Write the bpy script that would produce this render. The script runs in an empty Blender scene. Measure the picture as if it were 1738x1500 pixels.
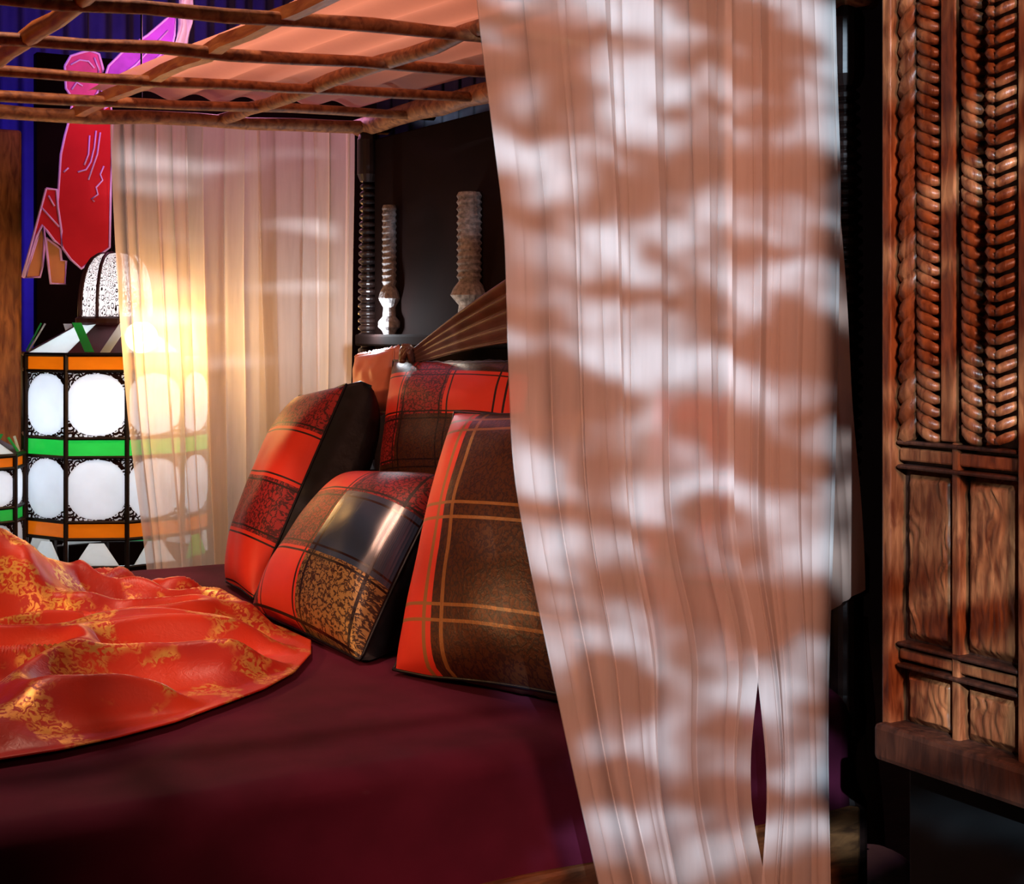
import bpy, bmesh, math, random
from mathutils import Vector, noise, Matrix
random.seed(7)
PI = math.pi
scene = bpy.context.scene
COL = scene.collection

# ------------------------------------------------------------------ camera
CAM_H, F, HZ = 1.33, 2565.0, 560.0
CA, SA = math.cos(math.radians(30.6)), math.sin(math.radians(30.6))
cam_d = bpy.data.cameras.new('camera'); cam = bpy.data.objects.new('camera', cam_d); COL.objects.link(cam)
cam.location = (0, 0, CAM_H); cam.rotation_euler = (PI/2, 0, -math.radians(30.6))
cam_d.sensor_width = 36; cam_d.lens = F/1738*36; cam_d.shift_y = -(750-HZ)/1738
cam_d.clip_start = 0.05
scene.camera = cam

# ------------------------------------------------------------------ world + exposure
w = bpy.data.worlds.new('world'); scene.world = w; w.use_nodes = True
w.node_tree.nodes['Background'].inputs[0].default_value = (0.35, 0.22, 0.25, 1)
w.node_tree.nodes['Background'].inputs[1].default_value = 0.004
vs = scene.view_settings
vs.view_transform = 'Standard'; vs.look = 'None'; vs.gamma = 1; vs.exposure = 0.0; vs.use_curve_mapping = False

# ------------------------------------------------------------------ lights
def aim(o, target):
    o.rotation_euler = (Vector(target)-Vector(o.location)).to_track_quat('-Z', 'Y').to_euler()

def lamp(name, kind, loc, energy, color, target=None, size=0.05, angle=60, blend=0.4):
    l = bpy.data.lights.new(name, kind); l.energy = energy; l.color = color
    l.shadow_soft_size = size
    if kind == 'SPOT':
        l.spot_size = math.radians(angle); l.spot_blend = blend
    o = bpy.data.objects.new(name, l); COL.objects.link(o); o.location = loc
    if target: aim(o, target)
    return o

def gobo(o, scale, stretch, lo, hi, seed, frame, floor_=0.0, warp=0.25, lean=0.0, detail=1.2):
    """pattern plate and framing shutters inside a stage projector"""
    l = o.data; l.use_nodes = True; nt = l.node_tree; N = nt.nodes; L = nt.links
    em = next(n for n in N if n.type == 'EMISSION')
    tc = N.new('ShaderNodeTexCoord'); sp = N.new('ShaderNodeSeparateXYZ'); L.new(tc.outputs['Normal'], sp.inputs[0])
    def m(op, a, b=None):
        n = N.new('ShaderNodeMath'); n.operation = op
        for i, v in enumerate((a, b)):
            if v is None: continue
            if isinstance(v, (int, float)): n.inputs[i].default_value = v
            else: L.new(v, n.inputs[i])
        return n.outputs[0]
    z = m('ABSOLUTE', sp.outputs[2])
    gx = m('DIVIDE', sp.outputs[0], z); gy = m('DIVIDE', sp.outputs[1], z)
    cx = N.new('ShaderNodeCombineXYZ'); L.new(m('MULTIPLY', gx, scale*stretch), cx.inputs[0]); L.new(m('MULTIPLY', gy, scale), cx.inputs[1]); cx.inputs[2].default_value = seed
    nz = N.new('ShaderNodeTexNoise'); nz.inputs['Scale'].default_value = 1; nz.inputs['Detail'].default_value = detail
    nz.inputs['Distortion'].default_value = warp; L.new(cx.outputs[0], nz.inputs['Vector'])
    mr = N.new('ShaderNodeMapRange'); mr.interpolation_type = 'SMOOTHSTEP'
    mr.inputs['From Min'].default_value = lo; mr.inputs['From Max'].default_value = hi
    mr.inputs['To Min'].default_value = floor_; mr.inputs['To Max'].default_value = 1
    L.new(nz.outputs[0], mr.inputs['Value'])
    v = mr.outputs[0]
    gxl = m('ADD', gx, m('MULTIPLY', gy, lean))
    for (g, a, b) in ((gxl, frame[0], frame[1]), (gy, frame[2], frame[3])):
        for edge, sgn in ((a, 1), (b, -1)):
            r = N.new('ShaderNodeMapRange'); r.interpolation_type = 'SMOOTHSTEP'
            r.inputs['From Min'].default_value = edge; r.inputs['From Max'].default_value = edge+sgn*0.02
            L.new(g, r.inputs['Value'])
            v = m('MULTIPLY', v, r.outputs[0])
    L.new(v, em.inputs['Strength'])

# pattern projector in front of the bed: dappled cool light on front curtain and wardrobe
proj = lamp('projector_front', 'SPOT', (-0.5, -1.3, 2.25), 1200, (0.62, 0.82, 1.0), (1.45, 1.80, 1.15), 0.012, 40, 0.1)
gobo(proj, 46, 0.46, 0.43, 0.70, 5.3, (-0.106, 0.2, -0.5, 0.5), lean=0.178, detail=1.6)
# second projector: thin streaks on the rear curtain
proj2 = lamp('projector_rear', 'SPOT', (0.25, 0.1, 1.72), 1300, (0.8, 0.88, 1.0), (1.45, 4.0, 1.40), 0.012, 40, 0.1)
gobo(proj2, 34, 0.16, 0.50, 0.66, 8.1, (-0.082, 0.085, -0.055, 0.115))
# warm lamp beyond the left edge of the bed
lamp('warm_key', 'SPOT', (-0.50, 2.80, 1.50), 60, (1.0, 0.50, 0.22), (1.4, 3.1, 0.85), 0.10, 62, 0.5)
lamp('warm_side', 'POINT', (-0.55, 3.30, 1.35), 9, (1.0, 0.45, 0.15), None, 0.08)
# warm lamp above the open lattice
lamp('warm_top', 'SPOT', (0.70, 3.00, 3.25), 115, (1.0, 0.55, 0.40), (0.95, 3.05, 0.7), 0.05, 80, 0.5)
# warm wash on curtain and wardrobe from the front
lamp('warm_wash', 'SPOT', (0.45, -1.3, 2.4), 360, (1.0, 0.40, 0.25), (1.50, 1.85, 1.12), 0.25, 35, 0.6)
# blue and violet party lamps behind the bed
lamp('blue_wash', 'SPOT', (1.0, 6.2, 0.4), 110, (0.06, 0.03, 1.0), (0.6, 7.3, 3.0), 0.2, 110, 0.6)
lamp('violet_wash', 'SPOT', (0.1, 4.3, 2.75), 55, (0.62, 0.25, 1.0), (1.25, 5.15, 2.3), 0.1, 32, 0.8)

lamp('amber_backlight', 'POINT', (1.78, 4.62, 1.28), 8, (1.0, 0.50, 0.14), None, 0.05)  # added fill with no fixture, spreads amber across the rear curtain
lamp('post_fill', 'POINT', (0.85, 5.12, 1.15), 3.2, (1.0, 0.55, 0.2), None, 0.04)  # unseen fill light added to make the rear post orange
lamp('pink_backlight', 'POINT', (1.75, 4.75, 2.25), 14, (0.95, 0.35, 0.62), None, 0.08)  # extra light without a source, added to tint the rear curtain's top pink

# ------------------------------------------------------------------ geometry helpers
def gp(px, py, d):
    r = (px-869)/F*d
    return Vector((SA*d+CA*r, CA*d-SA*r, CAM_H-(py-HZ)*d/F))
def d_of_Y(px, Y): return Y/(CA-SA*(px-869)/F)
def py_(px, py, Y): return gp(px, py, d_of_Y(px, Y))
def on_bed(px, py, z=0.70): return gp(px, py, (CAM_H-z)*F/(py-HZ))
def Y_at_X(px, X):
    q = (px-869)/F
    return X*(CA-q*SA)/(SA+q*CA)

def link(name, me, mats, parent=None):
    o = bpy.data.objects.new(name, me); COL.objects.link(o)
    for m in (mats if isinstance(mats, (list, tuple)) else [mats]): me.materials.append(m)
    if parent is not None: o.parent = parent
    return o

def tag(o, label, cat=None, group=None, kind=None):
    o['label'] = label
    if cat: o['category'] = cat
    if group: o['group'] = group
    if kind: o['kind'] = kind
    return o

def thing(name, label, cat, loc=(0, 0, 0), group=None):
    o = bpy.data.objects.new(name, None); COL.objects.link(o); o.location = loc
    o.empty_display_size = 0.1
    tag(o, label, cat, group)
    return o

class MB:
    def __init__(s): s.v = []; s.f = []; s.uv = None; s.mi = []
    def add(s, vs, fs, mi=0):
        b = len(s.v); s.v += [tuple(p) for p in vs]
        for f in fs: s.f.append(tuple(i+b for i in f)); s.mi.append(mi)
    def box(s, x0, x1, y0, y1, z0, z1):
        vs = [(x, y, z) for x in (x0, x1) for y in (y0, y1) for z in (z0, z1)]
        s.add(vs, [(0, 1, 3, 2), (4, 6, 7, 5), (0, 4, 5, 1), (2, 3, 7, 6), (0, 2, 6, 4), (1, 5, 7, 3)])
    def tube(s, pts, r, n=8, cap=True, flat=1.0, rot=0.0):
        pts = [Vector(p) for p in pts]; rs = r if isinstance(r, (list, tuple)) else [r]*len(pts)
        up = Vector((0, 0, 1)); rings = []
        for i, p in enumerate(pts):
            t = (pts[min(i+1, len(pts)-1)]-pts[max(i-1, 0)]).normalized()
            a = t.cross(up)
            if a.length < 1e-3: a = t.cross(Vector((0, 1, 0)))
            a.normalize(); b = t.cross(a)
            rings.append([p+(a*math.cos(2*PI*k/n+rot)+b*math.sin(2*PI*k/n+rot)*flat)*rs[i] for k in range(n)])
        vs = [q for rg in rings for q in rg]; fs = []
        for i in range(len(pts)-1):
            for k in range(n):
                fs.append((i*n+k, i*n+(k+1) % n, (i+1)*n+(k+1) % n, (i+1)*n+k))
        if cap:
            fs.append(tuple(range(n))[::-1]); fs.append(tuple((len(pts)-1)*n+k for k in range(n)))
        s.add(vs, fs)
    def lathe(s, prof, c=(0, 0), n=20):
        vs = []; fs = []
        for (r, z) in prof:
            for k in range(n): vs.append((c[0]+r*math.cos(2*PI*k/n), c[1]+r*math.sin(2*PI*k/n), z))
        for i in range(len(prof)-1):
            for k in range(n):
                fs.append((i*n+k, i*n+(k+1) % n, (i+1)*n+(k+1) % n, (i+1)*n+k))
        fs.append(tuple(range(n))[::-1]); fs.append(tuple((len(prof)-1)*n+k for k in range(n)))
        s.add(vs, fs)
    def prism(s, poly, off):
        n = len(poly); off = Vector(off); poly = [Vector(p) for p in poly]
        s.add(poly+[p+off for p in poly], [tuple(range(n)), tuple(range(n, 2*n))[::-1]]+[(i, i+n, (i+1) % n+n, (i+1) % n) for i in range(n)])
    def grid(s, P, uvs=None, close_u=False):
        R, C = len(P), len(P[0]); b = len(s.v)
        fs = [(i*C+j, i*C+j+1, (i+1)*C+j+1, (i+1)*C+j) for i in range(R-1) for j in range(C-1)]
        s.add([p for row in P for p in row], fs)
    def build(s, name, mats, parent=None, smooth=False, bevel=0, uv=None, loc=None, fixn=True, subsurf=0):
        me = bpy.data.meshes.new(name)
        vv = s.v
        if loc is not None: vv = [(a-loc[0], b-loc[1], c-loc[2]) for a, b, c in vv]
        me.from_pydata(vv, [], s.f); me.update()
        if fixn:
            bm = bmesh.new(); bm.from_mesh(me); bmesh.ops.recalc_face_normals(bm, faces=bm.faces); bm.to_mesh(me); bm.free()
        me.polygons.foreach_set('material_index', s.mi)
        if smooth: me.polygons.foreach_set('use_smooth', [True]*len(me.polygons))
        if uv is not None:
            ul = me.uv_layers.new(name='UVMap')
            for lp in me.loops: ul.data[lp.index].uv = uv[lp.vertex_index]
        o = link(name, me, mats, parent)
        if loc is not None: o.location = loc
        if bevel:
            md = o.modifiers.new('bevel', 'BEVEL'); md.width = bevel; md.segments = 2; md.limit_method = 'ANGLE'
        if subsurf:
            md = o.modifiers.new('sub', 'SUBSURF'); md.levels = subsurf; md.render_levels = subsurf
        return o

def interp(tab, x):
    if x <= tab[0][0]:
        (a, b), (c, d) = tab[0], tab[1]
        return b+(d-b)*(x-a)/(c-a)
    for (a, b), (c, d) in zip(tab, tab[1:]):
        if x <= c: return b+(d-b)*(x-a)/(c-a)
    return tab[-1][1]
def sinterp(tab, x):   # smooth (averaged) version
    return sum(interp(tab, min(max(x+o, tab[0][0]), tab[-1][0])) for o in (-60, -30, 0, 30, 60))/5

# ------------------------------------------------------------------ materials
def newmat(name):
    m = bpy.data.materials.new(name); m.use_nodes = True
    nt = m.node_tree; b = nt.nodes['Principled BSDF']
    return m, nt, b
def ramp(nt, fac, stops, interp_='LINEAR'):
    r = nt.nodes.new('ShaderNodeValToRGB'); r.color_ramp.interpolation = interp_
    el = r.color_ramp.elements
    while len(el) < len(stops): el.new(0.5)
    for e, (p, c) in zip(el, stops): e.position = p; e.color = (*c, 1)
    nt.links.new(fac, r.inputs[0]); return r.outputs[0]
def tex(nt, kind, scale, vec=None, **kw):
    n = nt.nodes.new('ShaderNodeTex'+kind)
    n.inputs['Scale'].default_value = scale
    for k, v in kw.items(): n.inputs[k].default_value = v
    if vec is not None: nt.links.new(vec, n.inputs['Vector'])
    return n
def coords(nt, scale=(1, 1, 1), which='Object', rot=(0, 0, 0)):
    tc = nt.nodes.new('ShaderNodeTexCoord'); mp = nt.nodes.new('ShaderNodeMapping')
    mp.inputs['Scale'].default_value = scale; mp.inputs['Rotation'].default_value = rot
    nt.links.new(tc.outputs[which], mp.inputs[0]); return mp.outputs[0]
def bump(nt, b, h, st, dist=0.01):
    n = nt.nodes.new('ShaderNodeBump'); n.inputs['Strength'].default_value = st; n.inputs['Distance'].default_value = dist
    nt.links.new(h, n.inputs['Height']); nt.links.new(n.outputs[0], b.inputs['Normal'])
def math_(nt, op, a, b=None, c=None):
    n = nt.nodes.new('ShaderNodeMath'); n.operation = op
    for i, v in enumerate((a, b, c)):
        if v is None: continue
        if isinstance(v, (int, float)): n.inputs[i].default_value = v
        else: nt.links.new(v, n.inputs[i])
    return n.outputs[0]
def mixc(nt, fac, a, b):
    n = nt.nodes.new('ShaderNodeMix'); n.data_type = 'RGBA'
    if isinstance(fac, (int, float)): n.inputs[0].default_value = fac
    else: nt.links.new(fac, n.inputs[0])
    for i, v in ((6, a), (7, b)):
        if isinstance(v, tuple): n.inputs[i].default_value = (*v, 1)
        else: nt.links.new(v, n.inputs[i])
    return n.outputs[2]

def wood(name, dark, light, scale=(1, 1, 1), rough=0.45, st=0.3, spec=0.5, blot=True):
    m, nt, b = newmat(name)
    v = coords(nt, scale)
    n1 = tex(nt, 'Noise', 6, v, Detail=6, Distortion=0.6)
    c = ramp(nt, n1.outputs[0], [(0.32, dark), (0.68, light)])
    if blot:
        n2 = tex(nt, 'Noise', 3.5, coords(nt), Detail=3)
        c = mixc(nt, math_(nt, 'MULTIPLY', ramp(nt, n2.outputs[0], [(0.42, (0, 0, 0)), (0.62, (1, 1, 1))]), 0.55), c, tuple(0.5*x for x in dark))
    nt.links.new(c, b.inputs['Base Color']); b.inputs['Roughness'].default_value = rough
    b.inputs['Specular IOR Level'].default_value = spec
    bump(nt, b, n1.outputs[0], st, 0.004)
    return m
def plain(name, col, rough=0.6, var=0.25, scale=8, metal=0, spec=0.5, st=0.1, sheen=0):
    m, nt, b = newmat(name)
    n = tex(nt, 'Noise', scale, coords(nt), Detail=4)
    c = ramp(nt, n.outputs[0], [(0.3, tuple(x*(1-var) for x in col)), (0.7, tuple(min(1, x*(1+var)) for x in col))])
    nt.links.new(c, b.inputs['Base Color']); b.inputs['Roughness'].default_value = rough
    b.inputs['Metallic'].default_value = metal; b.inputs['Specular IOR Level'].default_value = spec
    if sheen: b.inputs['Sheen Weight'].default_value = sheen
    if st: bump(nt, b, n.outputs[0], st, 0.005)
    return m
def emit(name, col, s):
    m, nt, b = newmat(name)
    b.inputs['Base Color'].default_value = (*col, 1)
    b.inputs['Emission Color'].default_value = (*col, 1); b.inputs['Emission Strength'].default_value = s
    return m
def sheer(name, col, tr, tl, weave=900):
    """thin woven voile: see-through, translucent and diffuse shares"""
    m, nt, b = newmat(name); N = nt.nodes; L = nt.links
    out = N['Material Output']; N.remove(b)
    n = tex(nt, 'Noise', 30, coords(nt, (3, 3, 0.25)), Detail=2)
    c = ramp(nt, n.outputs[0], [(0.3, tuple(x*0.9 for x in col)), (0.7, col)])
    df = N.new('ShaderNodeBsdfDiffuse'); tn = N.new('ShaderNodeBsdfTranslucent'); tp = N.new('ShaderNodeBsdfTransparent')
    L.new(c, df.inputs[0]); L.new(c, tn.inputs[0]); tp.inputs[0].default_value = (1, 0.97, 0.95, 1)
    m1 = N.new('ShaderNodeMixShader'); m1.inputs[0].default_value = tl; L.new(df.outputs[0], m1.inputs[1]); L.new(tn.outputs[0], m1.inputs[2])
    m2 = N.new('ShaderNodeMixShader'); L.new(m1.outputs[0], m2.inputs[1]); L.new(tp.outputs[0], m2.inputs[2])
    L.new(math_(nt, 'MULTIPLY_ADD', n.outputs[0], 0.3, tr-0.15), m2.inputs[0])
    L.new(m2.outputs[0], out.inputs[0])
    return m

M = {}
M['dark_wood'] = wood('dark_polished_wood', (0.006, 0.003, 0.003), (0.022, 0.010, 0.008), (1, 1, 6), 0.35, 0.15)
M['pole_wood'] = wood('canopy_pole_wood', (0.12, 0.035, 0.014), (0.42, 0.18, 0.065), (8, 8, 8), 0.6, 0.4, blot=False)
M['beam_wood'] = wood('canopy_beam_wood', (0.34, 0.09, 0.02), (0.62, 0.24, 0.06), (8, 2, 8), 0.5, 0.3, blot=False)
M['carved'] = wood('carved_wood', (0.12, 0.030, 0.011), (0.46, 0.175, 0.065), (14, 14, 3), 0.38, 0.5)
M['carved_dark'] = wood('carved_groove_wood', (0.03, 0.010, 0.006), (0.12, 0.04, 0.02), (14, 14, 3), 0.5, 0.4)
M['post_wood'] = wood('rear_post_wood', (0.22, 0.06, 0.014), (0.75, 0.28, 0.07), (10, 10, 2), 0.6, 0.4)
M['rail_wood'] = wood('bed_rail_wood', (0.05, 0.02, 0.008), (0.24, 0.10, 0.035), (2, 10, 10), 0.5, 0.4)
M['black'] = plain('black_wall', (0.004, 0.0045, 0.005), 0.8, 0.4, 5, spec=0.2)
M['dark_panel'] = plain('dark_brown_panel', (0.008, 0.0035, 0.003), 0.9, 0.4, 5, spec=0.05)
M['floor'] = wood('dark_floor', (0.010, 0.007, 0.006), (0.03, 0.02, 0.015), (2, 12, 1), 0.6)
M['bluewall'] = plain('rear_wall_plaster', (0.35, 0.33, 0.42), 0.9, 0.2, 4)
M['maroon'] = plain('maroon_velvet', (0.078, 0.008, 0.028), 0.85, 0.35, 5, spec=0.15, st=0.25)
M['voile'] = sheer('white_voile', (0.88, 0.82, 0.79), 0.33, 0.35)
M['voile_rear'] = sheer('rear_voile', (0.88, 0.80, 0.74), 0.36, 0.60)
M['voile_pink'] = sheer('pink_voile', (0.62, 0.40, 0.32), 0.12, 0.4)
M['salmon'] = sheer('salmon_voile', (0.92, 0.50, 0.38), 0.05, 0.70)
M['beige'] = plain('beige_drape', (0.22, 0.17, 0.13), 0.9)
M['brown_satin'] = plain('brown_satin', (0.085, 0.032, 0.022), 0.4, 0.3, 14)
M['black_satin'] = plain('black_satin', (0.004, 0.006, 0.010), 0.42, 0.4, 30, st=0.4, spec=0.3)
M['salmon_satin'] = plain('salmon_satin', (0.62, 0.20, 0.13), 0.45, 0.15)
M['metal'] = plain('blackened_metal', (0.010, 0.006, 0.006), 0.5, 0.4, 20, metal=0.6)
M['pale'] = plain('pale_carved_wood', (0.20, 0.19, 0.19), 0.9, 0.5, 90, st=0.6, spec=0.1)
M['white_cloth'] = plain('white_cloth', (0.8, 0.78, 0.74), 0.9, 0.1)

# ------------------------------------------------------------------ room shell
def structure(name, mb, m, label, **kw):
    o = mb.build(name, m, **kw); o['kind'] = 'structure'; o['label'] = label
    return o
b = MB(); b.box(-3, 4.6, -3, 7.6, -0.1, 0); structure('floor', b, M['floor'], 'dark wooden floor of the display room')
b = MB(); b.box(-3, 4.6, -3, 7.6, 3.4, 3.5); structure('ceiling', b, M['black'], 'black ceiling of the display room')
b = MB(); b.box(-3.1, -3, -3, 7.6, 0, 3.4); structure('wall_left', b, M['black'], 'black side wall beyond the foot of the bed')
b = MB(); b.box(4.6, 4.7, -3, 7.6, 0, 3.4); structure('wall_right', b, M['black'], 'black side wall behind the headboard')
b = MB(); b.box(-3, 4.6, -3.1, -3, 0, 3.4); structure('wall_front', b, M['black'], 'black wall behind the viewer')
# rear wall hung with pleated backdrop: real pleats
b = MB(); P = []
for i in range(2):
    row = []
    for j in range(420):
        x = -3+7.6*j/419
        row.append((x, 7.5+0.035*math.sin(x*60)+0.01*math.sin(x*23), 3.4*i))
    P.append(row)
b.grid(P); structure('wall_back', b, M['bluewall'], 'pleated rear wall lit deep blue', smooth=True, fixn=False)

# ------------------------------------------------------------------ bed frame with lattice canopy
HX, NY, FY, FX = 1.87, 2.0, 3.98, -0.32
ZM = 0.70
bed = thing('canopy_bed', 'dark four-poster bed with turned posts and a wooden lattice canopy', 'bed', (0.8, 3.0, 0))
def canZ(x): return 1.918+0.032*(x-1.85)
BL = bed.location
def part(mb, name, m, parent=bed, **kw):
    """mesh given in world space, parented to an empty that has only a location"""
    o = mb.build(name, m, **kw); o.parent = parent
    o.matrix_parent_inverse = Matrix.Translation(parent.location).inverted() if parent.type == 'EMPTY' else Matrix.Identity(4)
    return o
def post(x, y, rings_from=0.95):
    prof = [(0.055, 0), (0.055, 0.06), (0.036, 0.07), (0.036, 0.50), (0.030, 0.51), (0.018, 0.535), (0.014, 0.57), (0.020, 0.60), (0.034, 0.62),
            (0.036, 0.66), (0.030, 0.69), (0.030, 0.86), (0.040, 0.87), (0.040, 0.93), (0.026, 0.95)]
    z = 0.96
    while z < 1.74:
        g = 0.021+0.006*math.sin((z-0.96)/0.78*PI)
        prof += [(g-0.006, z), (g+0.002, z+0.006), (g+0.003, z+0.010), (g+0.002, z+0.014), (g-0.006, z+0.020)]
        z += 0.0215
    prof += [(0.024, 1.76), (0.032, 1.78), (0.032, 1.88), (0.024, 1.90)]
    m = MB(); m.lathe(prof, (x, y), 20)
    return part(m, 'post', M['dark_wood'], smooth=False)
for x, y in ((HX, NY), (HX, FY), (FX, NY), (FX, FY)): post(x, y)

def pole(p0, p1, r, seed, m=M['pole_wood'], n=8, flat=1.0, name='lattice_pole'):
    rnd = random.Random(seed); p0 = Vector(p0); p1 = Vector(p1); pts = []; rs = []
    K = 16
    for i in range(K+1):
        p = p0.lerp(p1, i/K)
        p += Vector((rnd.uniform(-1, 1)*0.003, rnd.uniform(-1, 1)*0.003, rnd.uniform(-1, 1)*0.004))
        pts.append(p); rs.append(r*rnd.uniform(0.9, 1.1))
    mb = MB(); mb.tube(pts, rs, n, True, flat, PI/4 if n == 4 else 0)
    return part(mb, name, m, smooth=(n > 4))
for i, y in enumerate((2.0, 2.20, 2.56, 2.94, 3.335, 3.69, 3.98)):
    pole((FX-0.05, y, canZ(FX)), (HX+0.06, y, canZ(HX)), 0.0155 if 0 < i < 6 else 0.022, 10+i, flat=0.85)
for i, x in enumerate((-0.32, 0.30, 0.67, 1.035, 1.43, 1.87)):
    pole((x, 1.95, canZ(x)+0.006), (x, 4.03, canZ(x)+0.006), 0.018 if x < 1.8 else 0.028, 40+i, n=4 if 0.9 < x < 1.1 else 8, m=M['beam_wood'] if 0.6 < x < 1.1 else M['pole_wood'])
# side rails
for y in (NY-0.01, FY+0.01):
    m = MB(); m.box(FX, HX, y-0.028, y+0.028, 0.31, 0.50); part(m, 'side_rail', M['rail_wood'], bevel=0.008)
m = MB(); m.box(FX-0.02, FX+0.02, NY, FY, 0.31, 0.62); part(m, 'footboard', M['dark_wood'], bevel=0.006)
# headboard
m = MB(); m.box(HX+0.005, HX+0.035, NY+0.03, FY-0.03, 0.31, 1.88); part(m, 'headboard', M['dark_panel'], bevel=0.004)
m = MB(); m.box(HX-0.06, HX+0.01, NY+0.04, FY-0.035, 1.285, 1.318); part(m, 'headboard_ledge', M['dark_panel'], bevel=0.006)
def baluster(y, s, zt):
    k = s
    prof = [(0.018, 0), (0.026, 0.012), (0.036, 0.02), (0.036, 0.035), (0.022, 0.05), (0.020, 0.075), (0.030, 0.09), (0.036, 0.10), (0.030, 0.118), (0.020, 0.135)]
    z = 0.14
    while z < zt-0.02:
        prof += [(0.021, z), (0.0245, z+0.007), (0.021, z+0.014)]; z += 0.017
    prof += [(0.024, zt-0.01), (0.02, zt)]
    mb = MB(); mb.lathe([(r*k, 1.318+z_) for r, z_ in prof], (HX-0.02, y), 18)
    return part(mb, 'baluster', M['pale'], smooth=False)
for i, y in enumerate((3.80, 3.34, 2.88, 2.42)):
    bo = baluster(y, 0.85 if i == 0 else 1.35, 0.36)
lamp('ledge_uplight', 'POINT', (HX-0.085, 3.80, 1.345), 4.2, (0.85, 0.92, 1.0), None, 0.008)
lamp('ledge_uplight_warm', 'POINT', (HX-0.10, 3.34, 1.345), 0.22, (1.0, 0.85, 0.7), None, 0.010)

# ------------------------------------------------------------------ mattress with velvet cover
def rounded_cover():
    mb = MB(); P = []
    x0, x1, y0, y1, z0, z1 = FX+0.03, HX-0.02, NY-0.03, FY-0.02, 0.50, ZM
    prof = []
    R = 0.045
    prof += [(y0, z0), (y0, z0+0.05), (y0, z0+0.10)]
    for k in range(7):
        a = PI/2*k/6; prof.append((y0+R-R*math.cos(a), z1-R+R*math.sin(a)))
    for k in range(1, 60): prof.append((y0+R+(y1-y0-2*R)*k/60, z1))
    for k in range(7):
        a = PI/2*k/6; prof.append((y1-R+R*math.sin(a), z1-R+R*math.cos(a)))
    prof += [(y1, z0+0.05), (y1, z0)]
    NX = 90
    for i in range(NX+1):
        x = x0+(x1-x0)*i/NX; row = []
        for (y, z) in prof:
            n = noise.noise(Vector((x*2.3, y*2.3, 3.1)))*0.006+noise.noise(Vector((x*7, y*7+z*9, 1.1)))*0.003
            if z > 0.66: row.append((x, y, z+n*0.6-0.002))
            else: row.append((x, y+(n*1.5+0.006*math.sin(x*17+2*noise.noise(Vector((x*3, 0, 0)))) if y < 3 else 0), z))
        P.append(row)
    mb.grid(P)
    C = len(prof)
    mb.f.append(tuple(range(C))); mb.mi.append(0)
    mb.f.append(tuple(NX*C+k for k in range(C))); mb.mi.append(0)
    return mb
mt = rounded_cover().build('mattress', M['maroon'], smooth=True)
tag(mt, 'thick mattress under a dark maroon velvet cover', 'mattress')

# ------------------------------------------------------------------ curtains
def curtain(name, m, Y0, left, right, y0, y1, folds, amp, overlap, seed, label, cols=150, rows=60, cat='curtain', hem=None, spread=1.0):
    """sheet hanging in the plane Y=Y0 between two edge lines, gathered into folds"""
    rnd = random.Random(seed)
    ph = [rnd.uniform(0, 6.28) for _ in range(6)]
    cre = []                                   # creases: place, width, height, sideways drift, where strongest
    for k in range(folds*2):
        cre.append(((k+rnd.uniform(0.1, 0.9))/(folds*2), rnd.choice((0.010, 0.014, 0.022, 0.035))*8/folds, rnd.uniform(0.35, 1.0)*rnd.choice((-1, 1)), rnd.uniform(-0.05, 0.05), rnd.random()))
    mb = MB(); P = []; ds = d_of_Y(0.5*(interp(left, 0)+interp(right, 0)), Y0)
    for i in range(rows+1):
        v = i/rows; row = []
        for j in range(cols+1):
            u = j/cols
            ye = y1 if hem is None else hem(u)
            yy = y0+(ye-y0)*v
            xl = sinterp(left, yy); xr = sinterp(right, yy)
            off = 0; sx = 0
            for (c, w_, s_, dr, gr) in cre:
                t = (u-c-dr*v*math.sin(PI*min(1, max(0, u))))/w_
                if abs(t) < 3.2:
                    g = math.exp(-t*t)*(0.35+0.65*min(1, max(0, gr+(1-2*gr)*v)))
                    off += s_*g; sx += -t*g*w_*1.25*overlap
            off = amp*(off+0.8*math.sin(2*PI*u*1.4+ph[0]+v)+0.35*math.sin(2*PI*u*folds*0.6+ph[1]+1.3*v))
            off *= 0.75+0.7*v
            off += 0.010*noise.noise(Vector((u*3, v*4, seed)))
            px = xl+(xr-xl)*(u+sx)
            p = py_(px, yy, Y0)
            row.append((p.x, p.y+off, p.z))
        P.append(row)
    mb.grid(P)
    o = mb.build(name, m, smooth=True, fixn=False)
    tag(o, label, cat); return o

curtain('sheer_curtain', M['voile'], 1.835,
        [(-150, 798), (0, 810), (200, 835), (370, 855), (600, 861), (800, 870), (1000, 905), (1280, 965), (1500, 1015), (2080, 1120)],
        [(-150, 1238), (900, 1236), (1020, 1262), (1100, 1285), (1200, 1272), (1320, 1260), (1420, 1270), (1500, 1292), (2080, 1330)],
        -150, 2080, 8, 0.018, 1.0, 3, 'wide pale sheer curtain hanging in front of the bed, dappled with light', cols=330, rows=80)
curtain('sheer_curtain', M['voile'], 1.885,
        [(-150, 1222), (900, 1222), (1020, 1245), (1100, 1266), (1200, 1278), (1320, 1290), (1420, 1284), (1500, 1276), (2080, 1260)],
        [(-150, 1408), (0, 1415), (300, 1424), (700, 1411), (1100, 1407), (1500, 1408), (2080, 1402)],
        -150, 2080, 5, 0.013, 1.0, 12, 'narrow sheer curtain strip next to the dark post, right of the wide one', cols=180, rows=80)
curtain('sheer_drape', M['voile_pink'], 1.935,
        [(-150, 1250), (1200, 1235)],
        [(-150, 1408), (330, 1424), (700, 1445), (1000, 1466), (1200, 1466)],
        -150, 1100, 4, 0.009, 0.8, 21, 'short dusky pink drape with a slanting hem behind the narrow curtain strip', cols=90, rows=50,
        hem=lambda u: 1125-125*u**1.3)
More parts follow.
